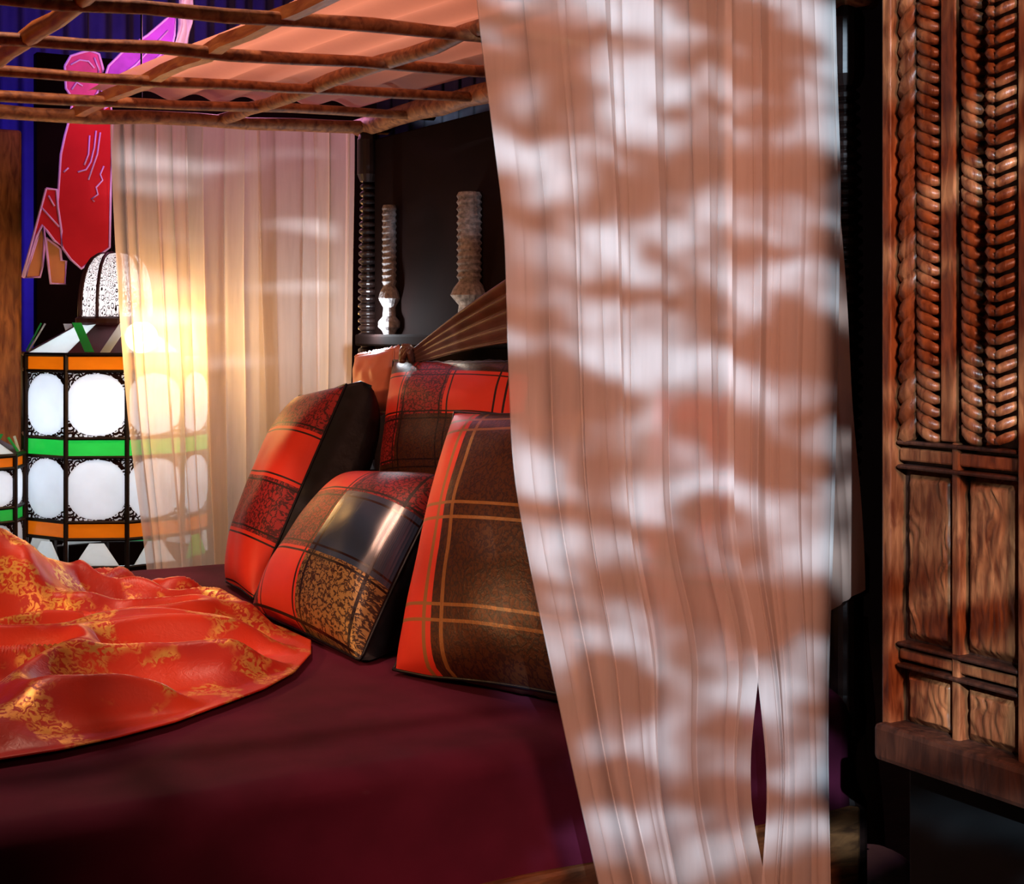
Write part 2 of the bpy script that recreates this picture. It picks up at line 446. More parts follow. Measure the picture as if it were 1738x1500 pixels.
curtain('sheer_curtain', M['voile_rear'], 4.10,
        [(205, 184), (330, 187), (500, 195), (640, 204), (760, 215), (955, 240), (1150, 262)],
        [(205, 604), (700, 600), (1150, 560)],
        206, 1150, 7, 0.034, 1.9, 33, 'sheer curtain glowing amber on the far side of the bed', cols=330, rows=60)
# canopy cloth lying over the lattice
mb = MB(); P = []
for i in range(61):
    y = 1.98+2.06*i/60; row = []
    for j in range(91):
        u = j/90
        xl = 1.10+0.02*math.sin(y*3)+0.05*(3.0-y)*0.3
        x = xl+(HX+0.02-xl)*u
        sag = 0
        z = canZ(x)+0.068+0.010*math.sin(x*46+1.5*math.sin(y*2.1))+0.012*noise.noise(Vector((x*6, y*1.5, 2)))
        row.append((x, y, z))
    P.append(row)
mb.grid(P)
tag(mb.build('canopy_cloth', M['salmon'], smooth=True, fixn=False), 'salmon pink cloth laid over the wooden lattice canopy', 'cloth')
# beige drape behind headboard post
curtain('drape', M['beige'], 2.75, [(1060, 1425), (1700, 1400)], [(1040, 1468), (1200, 1482), (1500, 1507), (1700, 1512)],
        1045, 1690, 3, 0.012, 0.6, 41, 'dim beige drape hanging behind the dark post beside the wardrobe', cols=50, rows=30, cat='drape')

# ------------------------------------------------------------------ pillows
def plaid_mat(name, base, N_, line=(0.012, 0.004, 0.005), broc=None, rough=0.5, gold=0.0, spec=0.4, off=(0, 0)):
    m, nt, b = newmat(name)
    tc = nt.nodes.new('ShaderNodeUVMap'); sp = nt.nodes.new('ShaderNodeSeparateXYZ'); nt.links.new(tc.outputs[0], sp.inputs[0])
    col = base
    vec = tc.outputs[0]
    if broc:
        vo = tex(nt, 'Voronoi', 34, vec); vo.feature = 'DISTANCE_TO_EDGE'
        nz = tex(nt, 'Noise', 42, vec, Detail=3, Distortion=2.5)
        k = math_(nt, 'ADD', math_(nt, 'MULTIPLY', nz.outputs[0], 0.9), math_(nt, 'MULTIPLY', vo.outputs[0], 0.8))
        fac = ramp(nt, k, [(0.50, (0, 0, 0)), (0.56, (1, 1, 1))])
        col = mixc(nt, fac, base, broc)
        if gold:
            nt.links.new(math_(nt, 'MULTIPLY', fac, gold), b.inputs['Metallic'])
        bump(nt, b, k, 0.25, 0.002)
    else:
        nz = tex(nt, 'Noise', 9, vec, Detail=3)
        col = mixc(nt, math_(nt, 'MULTIPLY', nz.outputs[0], 0.5), base, tuple(x*0.75 for x in base))
        nb = tex(nt, 'Wave', 60, vec); bump(nt, b, nb.outputs[0], 0.08, 0.002)
    masks = []
    for i in (0, 1):
        f = math_(nt, 'FRACT', math_(nt, 'ADD', math_(nt, 'MULTIPLY', sp.outputs[i], N_[i]), off[i]))
        dd = math_(nt, 'MINIMUM', f, math_(nt, 'SUBTRACT', 1.0, f))           # distance to cell border
        l1 = math_(nt, 'LESS_THAN', math_(nt, 'ABSOLUTE', math_(nt, 'SUBTRACT', dd, 0.075)), 0.016)
        masks += [l1]
    k = masks[0]
    for q in masks[1:]: k = math_(nt, 'MAXIMUM', k, q)
    col = mixc(nt, k, col, line)
    nt.links.new(col, b.inputs['Base Color']); b.inputs['Roughness'].default_value = rough
    b.inputs['Specular IOR Level'].default_value = spec
    return m

RED = (0.72, 0.045, 0.022)
def pset(key, N_, line=(0.012, 0.004, 0.005), off=(0, 0)):
    return [plaid_mat(key+'_red', RED, N_, line, off=off),
            plaid_mat(key+'_brocade', (0.055, 0.006, 0.010), N_, line, (0.30, 0.018, 0.022), off=off),
            plaid_mat(key+'_gold', (0.030, 0.012, 0.008), N_, line, (0.36, 0.23, 0.09), rough=0.4, gold=0.5, off=off),
            plaid_mat(key+'_satin', (0.03, 0.06, 0.13), N_, line, rough=0.22, spec=0.9, off=off),
            plaid_mat(key+'_brown', (0.030, 0.008, 0.006), N_, line, (0.085, 0.028, 0.012), rough=0.4, gold=0.3, off=off)]

def pillow(name, label, corners, thick, mats, N_, cellmat, side_mat, bulge=0.07, res=48, off=(0, 0), tdir=None):
    """corners: front face TL, TR, BR, BL in 3D; the body goes back along the inward normal"""
    TL, TR, BR, BL_ = [Vector(c) for c in corners]
    nrm = (TR-TL+BR-BL_).cross(BL_-TL+BR-TR).normalized()
    view = ((TL+TR+BR+BL_)/4-cam.location).normalized()
    if nrm.dot(view) > 0: nrm = -nrm
    if tdir is None: tdir = -nrm
    tdir = Vector(tdir).normalized()
    base = min((BL_+BR)/2, key=lambda q: q) if False else (BL_+BR)/2
    root = thing(name, label, 'pillow', tuple(base))
    def pt(u, v, side):
        # u,v in 0..1; edges pulled in between the pointed corners
        pu = 0.018*math.sin(PI*v)*(1-2*u)*abs(2*u-1)**3; pv = 0.018*math.sin(PI*u)*(1-2*v)*abs(2*v-1)**3
        uu, vv = u+pu, v+pv
        p = TL.lerp(TR, uu).lerp(BL_.lerp(BR, uu), vv)
        e = (max(0, 1-abs(2*u-1)**2.8)*max(0, 1-abs(2*v-1)**2.8))**0.55
        wr = 0.006*noise.noise(Vector((u*5, v*5, len(label)*0.37)))
        q = p+nrm*(bulge*e+wr*e) if side == 0 else p+tdir*(thick*(0.35+0.65*e))
        q.z = max(q.z, ZM+0.008)
        return q
    F_ = [[pt(j/res, i/res, 0) for j in range(res+1)] for i in range(res+1)]
    mb = MB(); uv = []
    C = res+1
    for i in range(C):
        for j in range(C):
            mb.v.append(tuple(F_[i][j])); uv.append((j/res, 1-i/res))
    for i in range(res):
        for j in range(res):
            mb.f.append((i*C+j, i*C+j+1, (i+1)*C+j+1, (i+1)*C+j))
            cu = int(math.floor((j+0.5)/res*N_[0]+off[0])); cv = int(math.floor((1-(i+0.5)/res)*N_[1]+off[1]))
            mb.mi.append(cellmat(cu, cv))
    front = mb.build('front_panel', mats, smooth=True, uv=uv, fixn=False)
    # back and gusset
    mb = MB(); ring = [(0, j) for j in range(res)]+[(i, res) for i in range(res)]+[(res, res-j) for j in range(res)]+[(res-i, 0) for i in range(res)]
    Bk = [[pt(j/res, i/res, 1) for j in range(C)] for i in range(C)]
    mb.grid(Bk)
    b0 = len(mb.v); n = len(ring)
    for (i, j) in ring: mb.v.append(tuple(F_[i][j]))
    mid0 = len(mb.v)
    for (i, j) in ring:
        f, k = F_[i][j], Bk[i][j]; cen = (TL+TR+BR+BL_)/4
        mdp = (f+k)/2; out = (mdp-cen); out -= nrm*out.dot(nrm)
        wv = 0.012+0.006*noise.noise(Vector((i*0.4, j*0.4, 5)))
        mdp = mdp+out.normalized()*wv; mdp.z = max(mdp.z, ZM+0.007)
        mb.v.append(tuple(mdp))
    for k in range(n):
        a, c = k, (k+1) % n
        mb.f.append((b0+a, b0+c, mid0+c, mid0+a)); mb.mi.append(0)
        ia, ic = ring[a], ring[c]
        mb.f.append((mid0+a, mid0+c, ic[0]*C+ic[1], ia[0]*C+ia[1])); mb.mi.append(0)
    back = mb.build('back_panel', side_mat, smooth=True, fixn=True)
    # piping round the seam
    mb = MB(); pp = [F_[i][j] for (i, j) in ring]; pp.append(pp[0])
    mb.tube(pp[::2]+[pp[-1]], 0.0035, 6, False)
    pip = mb.build('piping', M['black_satin'] if side_mat is not M['salmon_satin'] else side_mat, smooth=True)
    for o in (front, back, pip):
        o.parent = root; o.matrix_parent_inverse = Matrix.Translation(root.location).inverted()
    return root

p1 = pset('first', (0.5, 4), off=(0.25, 0))
pillow('pillow', 'red checked pillow with a broad black satin side, nearest the rear curtain',
       [gp(508, 672, 4.02), gp(588, 652, 3.72), gp(430, 1020, 3.50), gp(384, 992, 3.74)], 0.18, p1, (0.5, 4),
       lambda u, v: 0 if (v % 2) == 0 else 1, M['black_satin'], 0.075, tdir=(0.85, -0.5, -0.05), off=(0.25, 0))
p2 = pset('second', (2.38, 2.78), off=(0.69, 0.0))
pillow('pillow', 'front pillow of red, brocade and blue satin checks in the middle',
       [gp(594, 806, 3.58), gp(762, 806, 3.16), gp(610, 1126, 2.85), gp(426, 1036, 3.37)], 0.15, p2, (2.38, 2.78),
       lambda u, v: {(0, 0): 1, (1, 0): 0, (2, 0): 2, (3, 0): 2, (0, 1): 0, (1, 1): 1, (2, 1): 3, (3, 1): 3, (0, 2): 1, (1, 2): 0, (2, 2): 1, (3, 2): 1}.get((u, v), 1),
       M['black_satin'], 0.095, off=(0.69, 0.0))
p3 = pset('third', (3, 3), off=(0.3, 0.4))
pillow('pillow', 'red and dark checked pillow standing upright behind the others against the headboard',
       [gp(668, 612, 3.86), gp(905, 612, 3.40), gp(880, 850, 3.20), gp(640, 850, 3.64)], 0.12, p3, (3, 3),
       lambda u, v: {(0, 0): 4, (1, 0): 4, (2, 0): 1, (0, 1): 1, (1, 1): 4, (2, 1): 4, (0, 2): 0, (1, 2): 1, (2, 2): 0, (3, 2): 0, (0, 3): 4, (1, 3): 1, (2, 3): 4}.get((u, v), 4),
       M['brown_satin'], 0.06, off=(0.3, 0.4), tdir=(1, 0.05, -0.2))
p4 = pset('fourth', (1.39, 2.8), (0.30, 0.13, 0.04), off=(0.61, 0.44))
pillow('pillow', 'brown and gold pillow with a red border, half behind the wide curtain',
       [gp(772, 700, 3.10), gp(1010, 690, 2.72), gp(1010, 1190, 2.46), gp(668, 1146, 2.77)], 0.12, p4, (1.39, 2.8),
       lambda u, v: 0 if u == 0 else 4, M['brown_satin'], 0.075, off=(0.61, 0.44))
p5 = pset('fifth', (3, 3))
pillow('pillow', 'red pillow seen through the sheer curtains at the near end of the headboard',
       [gp(1110, 660, 2.96), gp(1285, 655, 2.72), gp(1270, 1155, 2.68), gp(1080, 1110, 2.88)], 0.07, p5, (3, 3),
       lambda u, v: 0 if (u+v) % 2 else 1 if v == 1 else 0, M['black_satin'], 0.05)
p6 = [M['salmon_satin']]
pillow('pillow', 'small salmon satin cushion tucked behind the black satin side',
       [gp(604, 604, 4.02), gp(668, 592, 3.92), gp(668, 700, 3.84), gp(598, 700, 3.96)], 0.06, p6, (1, 1), lambda u, v: 0, M['salmon_satin'], 0.03, tdir=(1, 0, 0))

# brown pleated satin fanned out on top of the pillows
mb = MB(); P = []
for i in range(49):
    t = i/48; row = []
    for j in range(41):
        s = j/40
        a = gp(696+8*s, 596+22*s, 3.78); c = gp(905, 450+140*s, 3.34)
        p = a.lerp(c, t)
        ridge = abs(math.sin(PI*(s*4.5)))**0.7
        p = p+Vector((-0.55, -0.6, 0.5)).normalized()*((0.006+0.030*t)*ridge+0.012*math.sin(PI*t))
        row.append(p)
    P.append(row)
mb.grid(P)
fan = thing('pleated_shawl', 'dark brown pleated satin shawl fanned out above the pillows by the headboard', 'shawl', tuple(gp(700, 610, 3.78)))
o = mb.build('pleats', M['brown_satin'], smooth=True); o.parent = fan; o.matrix_parent_inverse = Matrix.Translation(fan.location).inverted()
md = o.modifiers.new('thick', 'SOLIDIFY'); md.thickness = 0.006
mb = MB(); ko = gp(690, 600, 3.77)
for k in range(7):
    a = k*0.9
    mb.tube([ko+Vector((0.012*math.cos(a+t), 0.012*math.sin(a+t), 0.018*math.sin(a*2+t*1.3))) for t in [q*0.35 for q in range(9)]], 0.008, 7)
o = mb.build('knot', M['brown_satin'], smooth=True); o.parent = fan; o.matrix_parent_inverse = Matrix.Translation(fan.location).inverted()

# ------------------------------------------------------------------ sari throw
def sari():
    m, nt, b = newmat('red_gold_sari')
    v = coords(nt)
    n1 = tex(nt, 'Noise', 12, v, Detail=2)
    n2 = tex(nt, 'Noise', 70, v, Detail=4, Distortion=1.5)
    patch = ramp(nt, n1.outputs[0], [(0.52, (0, 0, 0)), (0.60, (1, 1, 1))])
    fine = ramp(nt, n2.outputs[0], [(0.44, (0, 0, 0)), (0.54, (1, 1, 1))])
    k = math_(nt, 'MULTIPLY', patch, fine)
    n3 = tex(nt, 'Noise', 5, v, Detail=2)
    red = ramp(nt, n3.outputs[0], [(0.35, (0.32, 0.011, 0.009)), (0.65, (0.62, 0.048, 0.014))])
    nt.links.new(mixc(nt, k, red, (0.75, 0.46, 0.12)), b.inputs['Base Color'])
    nt.links.new(math_(nt, 'MULTIPLY', k, 0.7), b.inputs['Metallic'])
    b.inputs['Roughness'].default_value = 0.42
    bump(nt, b, n2.outputs[0], 0.25, 0.003)
    return m
M['sari'] = sari()
outline = [(-130, 1330), (0, 1300), (100, 1284), (200, 1262), (300, 1235), (380, 1205), (450, 1178), (500, 1150), (528, 1118), (528, 1096), (480, 1074), (430, 1056), (385, 1030), (355, 1016), (300, 1022), (230, 1010), (150, 1012), (90, 1006), (0, 1004), (-130, 1004)]
poly = [on_bed(*q).to_2d() for q in outline]
c0 = on_bed(170, 1120).to_2d()
def ray_r(a):
    d = Vector((math.cos(a), math.sin(a))); best = 0.1
    for p, q in zip(poly, poly[1:]+poly[:1]):
        e = q-p; den = d.x*e.y-d.y*e.x
        if abs(den) < 1e-9: continue
        w_ = p-c0; t = (w_.x*e.y-w_.y*e.x)/den; s = (w_.x*d.y-w_.y*d.x)/den
        if t > 0 and -1e-6 <= s <= 1+1e-6: best = max(best, t)
    return best
bump_c = on_bed(10, 1075).to_2d(); hole_c = on_bed(75, 1100).to_2d()
def throw_h(x, y, rho):
    p = Vector((x, y))
    q = Vector((x*2.6+1.3, y*2.6, 0.5))
    wv = Vector((noise.noise(q), noise.noise(q+Vector((7.7, 3.1, 1.9))), 0))*0.55
    n = noise.noise(Vector((x*4.5+wv.x*1.6, y*6.5+wv.y*1.6, 0.2)))
    ridge = 1-2.0*(math.sqrt(n*n+0.004)-0.063); ridge = max(0, ridge)**2
    n2 = noise.noise(Vector((x*11+wv.x*3, y*14+wv.y*3, 4.2)))
    fold = 0.066*ridge+0.018*n2+0.022*(noise.noise(Vector((x*3.3, y*3.3, 9)))+0.4)
    bmp = 0.155*math.exp(-((p-bump_c).length/0.16)**2)*(1+0.35*noise.noise(Vector((x*9, y*9, 7))))
    bmp -= 0.05*math.exp(-((p-hole_c).length/0.05)**2)
    env = min(1, max(0, (1-rho)*4))
    env = env*env*(3-2*env)
    return ZM+0.006+max(0.003, (fold+bmp)*env)
mb = MB(); NA, NR = 420, 120
mb.v.append((c0.x, c0.y, throw_h(c0.x, c0.y, 0)))
for i in range(1, NR+1):
    rho = (i/NR)
    for k in range(NA):
        a = 2*PI*k/NA; r = ray_r(a)*rho
        x = c0.x+r*math.cos(a); y = c0.y+r*math.sin(a)
        mb.v.append((x, y, throw_h(x, y, rho)))
for k in range(NA): mb.f.append((0, 1+k, 1+(k+1) % NA)); mb.mi.append(0)
for i in range(NR-1):
    for k in range(NA):
        a = 1+i*NA; mb.f.append((a+k, a+NA+k, a+NA+(k+1) % NA, a+(k+1) % NA)); mb.mi.append(0)
thr = mb.build('sari_throw', M['sari'], smooth=True)
md = thr.modifiers.new('thick', 'SOLIDIFY'); md.thickness = 0.003; md.offset = 1
tag(thr, 'crumpled red silk throw with gold brocade spread on the maroon cover', 'throw')

# ------------------------------------------------------------------ lanterns
def pane_mat(name, col, lace=True, oval=True, tl=0.75, dense=9, ink=0.26):
    m, nt, b = newmat(name); N = nt.nodes; L = nt.links; out = N['Material Output']; N.remove(b)
    tc = N.new('ShaderNodeUVMap'); sp = N.new('ShaderNodeSeparateXYZ'); L.new(tc.outputs[0], sp.inputs[0])
    nz = tex(nt, 'Noise', 3, tc.outputs[0], Detail=2)
    c = mixc(nt, math_(nt, 'MULTIPLY', nz.outputs[0], 0.5), col, tuple(x*0.75 for x in col))
    tn = N.new('ShaderNodeBsdfTranslucent'); df = N.new('ShaderNodeBsdfDiffuse'); gl = N.new('ShaderNodeBsdfGlossy')
    gl.inputs['Roughness'].default_value = 0.15
    L.new(c, tn.inputs[0]); L.new(c, df.inputs[0])
    mx = N.new('ShaderNodeMixShader'); mx.inputs[0].default_value = tl; L.new(df.outputs[0], mx.inputs[1]); L.new(tn.outputs[0], mx.inputs[2])
    fr = N.new('ShaderNodeMixShader'); fr.inputs[0].default_value = 0.05; L.new(mx.outputs[0], fr.inputs[1]); L.new(gl.outputs[0], fr.inputs[2])
    sh = fr.outputs[0]
    if lace:
        vo = tex(nt, 'Voronoi', dense, tc.outputs[0]); vo.feature = 'DISTANCE_TO_EDGE'
        wv = N.new('ShaderNodeTexVoronoi'); wv.inputs['Scale'].default_value = dense*0.8; L.new(tc.outputs[0], wv.inputs['Vector'])
        ringm = math_(nt, 'LESS_THAN', math_(nt, 'ABSOLUTE', math_(nt, 'SUBTRACT', math_(nt, 'FRACT', math_(nt, 'MULTIPLY', wv.outputs[0], 3.2)), 0.5)), ink)
        edge = math_(nt, 'LESS_THAN', vo.outputs[0], 0.07 if ink > 0.2 else 0.03)
        k = math_(nt, 'MAXIMUM', ringm, edge)
        if oval:
            ax = math_(nt, 'ABSOLUTE', math_(nt, 'SUBTRACT', sp.outputs[0], 0.5)); ay = math_(nt, 'ABSOLUTE', math_(nt, 'SUBTRACT', sp.outputs[1], 0.5))
            rr = math_(nt, 'ADD', math_(nt, 'POWER', math_(nt, 'DIVIDE', ax, 0.50), 2.3), math_(nt, 'POWER', math_(nt, 'DIVIDE', ay, 0.46), 2.3))
            k = math_(nt, 'MULTIPLY', k, math_(nt, 'GREATER_THAN', rr, 1.0))
        blk = N.new('ShaderNodeBsdfDiffuse'); blk.inputs[0].default_value = (0.012, 0.006, 0.008, 1)
        m3 = N.new('ShaderNodeMixShader'); L.new(k, m3.inputs[0]); L.new(sh, m3.inputs[1]); L.new(blk.outputs[0], m3.inputs[2]); sh = m3.outputs[0]
    L.new(sh, out.inputs[0]); return m
M['pane_white'] = pane_mat('frosted_lace_pane', (0.88, 0.92, 0.98))
M['pane_plain'] = pane_mat('frosted_pane', (0.88, 0.93, 0.95), lace=False)
M['pane_green'] = pane_mat('green_pane', (0.10, 0.72, 0.24), lace=False)
M['pane_orange'] = pane_mat('orange_pane', (0.90, 0.40, 0.05), lace=False)
M['pane_dome'] = pane_mat('lace_dome_pane', (0.92, 0.88, 0.90), oval=False, dense=8, ink=0.13)
M['rib'] = plain('dark_red_rib', (0.05, 0.008, 0.010), 0.5)

def quad_pane(parent, name, m, a, b_, c, d, t=0.004):
    """a,b bottom left/right, c,d top right/left: a thin slab of glass with its own uv"""
    a, b_, c, d = map(Vector, (a, b_, c, d)); n = (b_-a).cross(d-a).normalized()*t
    mb = MB(); mb.add([a, b_, c, d, a-n, b_-n, c-n, d-n], [(0, 1, 2, 3), (7, 6, 5, 4), (0, 4, 5, 1), (1, 5, 6, 2), (2, 6, 7, 3), (3, 7, 4, 0)])
    o = mb.build(name, m, uv=[(0, 0), (1, 0), (1, 1), (0, 1)]*2)
    o.parent = parent; return o

def lantern(cx, cy, R, rot, zs, label, k=1.0, n=8):
    t = thing('floor_lantern', label, 'lantern', (cx, cy, 0), 'glass lanterns behind the bed')
    z0, z1, z3, z4, z5, zo, z6, zd, zt = zs   # skirt foot, then the band borders upwards, shoulder top, dome top
    def V(r, i, z): a = rot+2*PI*i/n; return Vector((r*math.cos(a), r*math.sin(a), z))
    def pt_(o): o.parent = t; return o
    # corner stiles
    for i in range(n):
        mb = MB(); mb.tube([V(R, i, 0.0), V(R, i, z0), V(R, i, z6)], 0.0075, 6); pt_(mb.build('stile', M['metal']))
    def ringbar(r, z, h):
        mb = MB()
        for i in range(n): mb.tube([V(r, i, z), V(r, i+1, z)], h, 6)
        return pt_(mb.build('ring_bar', M['metal']))
    rows = [(z1, z3, 'pane_orange'), (z3, z4, 'pane_white'), (z4, z5, 'pane_green'), (z5, zo, 'pane_white'), (zo, z6, 'pane_orange')]
    for (za, zb, mk) in rows:
        ringbar(R, za, 0.0055)
        for i in range(n):
            e = 0.004
            quad_pane(t, 'pane', M[mk], V(R-e, i, za), V(R-e, i+1, za), V(R-e, i+1, zb), V(R-e, i, zb))
    ringbar(R, z6, 0.007)
    # pointed skirt panes
    for i in range(n):
        a, c = V(R, i, z1), V(R, i+1, z1); mid = (a+c)/2
        mb = MB(); ctr = (a+c)/2
        p = [a.lerp(c, 0.12)-Vector((0, 0, z1-z0)), a.lerp(c, 0.88)-Vector((0, 0, z1-z0)), a.lerp(c, 0.62)-Vector((0, 0, 0.012)), a.lerp(c, 0.38)-Vector((0, 0, 0.012))]
        quad_pane(t, 'skirt_pane', M['pane_green' if i % 3 == 1 else 'pane_plain'], p[0], p[1], p[2], p[3])
    ringbar(R, z0, 0.005)
    # sloping shoulder and crown petals
    r2 = R*0.36
    for i in range(n):
        quad_pane(t, 'shoulder_pane', M['pane_plain' if i % 2 == 0 else 'rib'], V(R*0.98, i, z6+0.004), V(R*0.98, i+1, z6+0.004), V(r2*1.1, i+1, zd), V(r2*1.1, i, zd))
        if i % 2:
            a, c = V(R*0.97, i, z6+0.008), V(R*0.97, i+1, z6+0.008); m_ = (a+c)/2
            up = Vector((0, 0, zd-z6)); outv = Vector((m_.x, m_.y, 0)).normalized()
            for sg, mk in ((a, 'pane_green'), (c, 'pane_plain')):
                q0 = m_.lerp(sg, 0.10); q1 = m_.lerp(sg, 0.42); sh = (sg-m_)*0.55-outv*R*0.16
                quad_pane(t, 'crown_petal', M[mk], q0, q1, q1+up*0.9+sh, q0+up*0.9+sh)
    mb = MB(); mb.lathe([(r2*1.15, zd-0.012), (r2*1.2, zd), (r2*1.2, zd+0.014), (r2*1.12, zd+0.02)], (0, 0), 24); pt_(mb.build('collar', M['rib'], smooth=False))
    # onion dome panes with ribs
    seg = 7
    def dome(i, s):
        r = r2*1.12*math.cos(s*PI/2*0.96)**0.55; return V(r, i, zd+0.02+(zt-zd-0.02)*math.sin(s*PI/2)**0.9)
    for i in range(n):
        mb = MB(); uv = []
        for q in range(seg+1):
            for h in (0, 1):
                mb.v.append(tuple(dome(i+h, q/seg))); uv.append((h*0.8+i*0.37, q/seg*2))
        for q in range(seg): mb.f.append((2*q, 2*q+1, 2*q+3, 2*q+2)); mb.mi.append(0)
        o = mb.build('dome_pane', M['pane_dome'], uv=uv, fixn=False); pt_(o)
        mb = MB(); mb.tube([dome(i, q/seg)*1.0 for q in range(seg+1)], 0.006, 6); pt_(mb.build('dome_rib', M['rib'], smooth=True))
    mb = MB(); mb.lathe([(0.012, zt-0.005), (0.018, zt+0.01), (0.008, zt+0.03), (0.013, zt+0.045), (0.003, zt+0.07)], (0, 0), 12); pt_(mb.build('finial', M['metal'], smooth=True))
    return t

def Zl(py, d): return CAM_H-(py-HZ)*d/F
LC = gp(198, 600, 4.80); d1 = 4.53
zs = [Zl(962, d1), Zl(915, d1), Zl(886, d1), Zl(776, d1), Zl(744, d1), Zl(630, d1), Zl(602, d1), Zl(548, 4.75), Zl(430, 4.8)]
# octagon vertex angles measured round the vertical axis, turned to the viewer
view_a = math.atan2(-CA*1.0-SA*0.26, -SA+CA*0.26)     # direction lantern -> camera
t1 = lantern(LC.x, LC.y, 0.293, view_a+math.radians(6), zs, 'tall many-sided glass lantern with green and orange bands behind the bed', n=10)
lamp('lantern_light', 'POINT', (LC.x, LC.y, 1.08), 6, (0.88, 0.95, 1.0), None, 0.05)
lamp('lantern_light_low', 'POINT', (LC.x, LC.y, 0.70), 1.6, (0.88, 0.95, 1.0), None, 0.05)
lamp('lantern_dome_light', 'POINT', (LC.x, LC.y, zs[7]+0.08), 1.3, (1.0, 0.95, 0.95), None, 0.02)
# second smaller lantern at the frame edge
L2 = gp(-38, 800, 4.55); d2 = 4.40
zs2 = [Zl(1040, d2), Zl(1010, d2), Zl(990, d2), Zl(893, d2), Zl(868, d2), Zl(800, d2), Zl(778, d2), Zl(745, 4.5), Zl(690, 4.5)]
t2 = lantern(L2.x, L2.y, 0.135, view_a+0.2, zs2, 'smaller glass lantern with an orange band at the far left edge')
lamp('small_lantern_light', 'POINT', (L2.x, L2.y, 0.86), 0.9, (0.9, 0.95, 1.0), None, 0.03)
# bare warm bulb on a bracket in front of the big lantern
bp = gp(240, 572, 4.35)
bt = thing('hanging_bulb', 'bare glowing warm bulb behind the amber curtain', 'lamp', tuple(bp))
mb = MB(); mb.lathe([(0.012, 0.046)]+[(0.046*math.cos(a*PI/12), 0.046*math.sin(a*PI/12)) for a in (5, 4, 3, 2, 1, 0, -1, -2, -3, -4, -5)]+[(0.003, -0.046)], (0, 0), 24)
o = mb.build('bulb', emit('bulb_glow', (1.0, 0.66, 0.25), 14), smooth=True); o.parent = bt
mb = MB(); mb.lathe([(0.016, 0.043), (0.018, 0.05), (0.018, 0.085), (0.006, 0.095)], (0, 0), 12); o = mb.build('socket', M['metal'], smooth=True); o.parent = bt
mb = MB(); mb.tube([(0, 0, 0.08), (0, 0, 3.4-bp.z)], 0.003, 6); o = mb.build('cord', M['metal']); o.parent = bt
lamp('bulb_light', 'POINT', (bp.x+0.01, bp.y-0.06, bp.z-0.01), 9, (1.0, 0.55, 0.18), None, 0.03)

# ------------------------------------------------------------------ things behind the bed
# dark panel screen and wooden post
def slab(px0, px1, py0, z0, Y, t, name, m, label, cat, bevel=0.004):
    a = py_(px0, py0, Y); c = py_(px1, py0, Y)
    mb = MB(); mb.box(a.x, c.x, Y, Y+t, z0, a.z)
    o = mb.build(name, m, bevel=bevel); tag(o, label, cat); return o
slab(62, 640, 88, 0, 5.75, 0.05, 'screen_panel', M['dark_panel'], 'dark brown panel standing behind the red hanging figure', 'panel')
slab(-200, 38, 205, 0, 5.45, 0.10, 'wooden_post', M['post_wood'], 'orange-lit rough wooden post at the left edge behind the lanterns', 'post', 0.012)

# hanging cut-out figure
fig = thing('hanging_figure', 'red and purple cut-out figure with pale outlines hanging behind the canopy', 'figure', tuple(py_(140, 460, 5.2)))
M['fig_red'] = plain('red_painted_hide', (0.50, 0.018, 0.024), 0.9, 0.12, 6, spec=0.1)
M['fig_purple'] = plain('purple_painted_hide', (0.42, 0.09, 0.62), 0.9, 0.25, 12, spec=0.1)
M['fig_crimson'] = plain('crimson_painted_hide', (0.58, 0.05, 0.22), 0.5, 0.25, 12)
M['fig_tan'] = plain('tan_painted_hide', (0.55, 0.24, 0.06), 0.6, 0.15)
M['fig_line'] = plain('lilac_outline', (0.70, 0.45, 0.85), 0.5, 0.1)
def cut(name, pts, m, Y, t=0.016, lines=()):
    mb = MB(); mb.prism([py_(x, y, Y) for x, y in pts], (0, t, 0))
    o = mb.build(name, m); o.parent = fig; o.matrix_parent_inverse = Matrix.Translation(fig.location).inverted()
    mb = MB(); pp = [py_(x, y, Y)+Vector((0, -0.001, 0)) for x, y in pts]; pp.append(pp[0]); mb.tube(pp, 0.0045, 5, False)
    for ln in lines: mb.tube([py_(x, y, Y)+Vector((0, -0.002, 0)) for x, y in ln], 0.0032, 5)
    q = mb.build('outline', M['fig_line'], smooth=True); q.parent = o
    q.matrix_parent_inverse = Matrix.Identity(4)
    return o
cut('body', [(128, 150), (150, 146), (186, 150), (190, 215), (188, 330), (186, 420), (160, 440), (138, 456), (120, 440), (107, 422), (97, 395), (94, 372), (98, 335), (103, 262), (110, 230), (115, 212)], M['fig_red'], 5.20,
    lines=[[(163, 222), (160, 250), (154, 275), (146, 288), (132, 292)], [(176, 282), (170, 296), (174, 306), (163, 318), (166, 330), (155, 338), (160, 342)], [(170, 225), (165, 262), (150, 305)], [(116, 285), (108, 292)], [(152, 230), (150, 262), (143, 280)]])
cut('head', [(110, 112), (120, 95), (136, 90), (152, 86), (168, 92), (175, 118), (173, 145), (160, 166), (140, 172), (122, 165), (112, 150)], M['fig_crimson'], 5.185,
    lines=[[(120, 110), (135, 102), (150, 104), (160, 116)], [(118, 130), (132, 124), (146, 130)], [(160, 98), (168, 118), (164, 140)], [(122, 152), (130, 140), (140, 146)]])
cut('wing', [(172, 150), (184, 112), (212, 84), (250, 60), (280, 34), (299, 18), (296, 60), (288, 96), (276, 130), (248, 142), (215, 152), (196, 172), (178, 185)], M['fig_purple'], 5.175,
    lines=[[(190, 140), (230, 110), (285, 52)], [(205, 145), (245, 118), (286, 80)], [(225, 146), (255, 125), (278, 108)], [(185, 165), (198, 146)]])
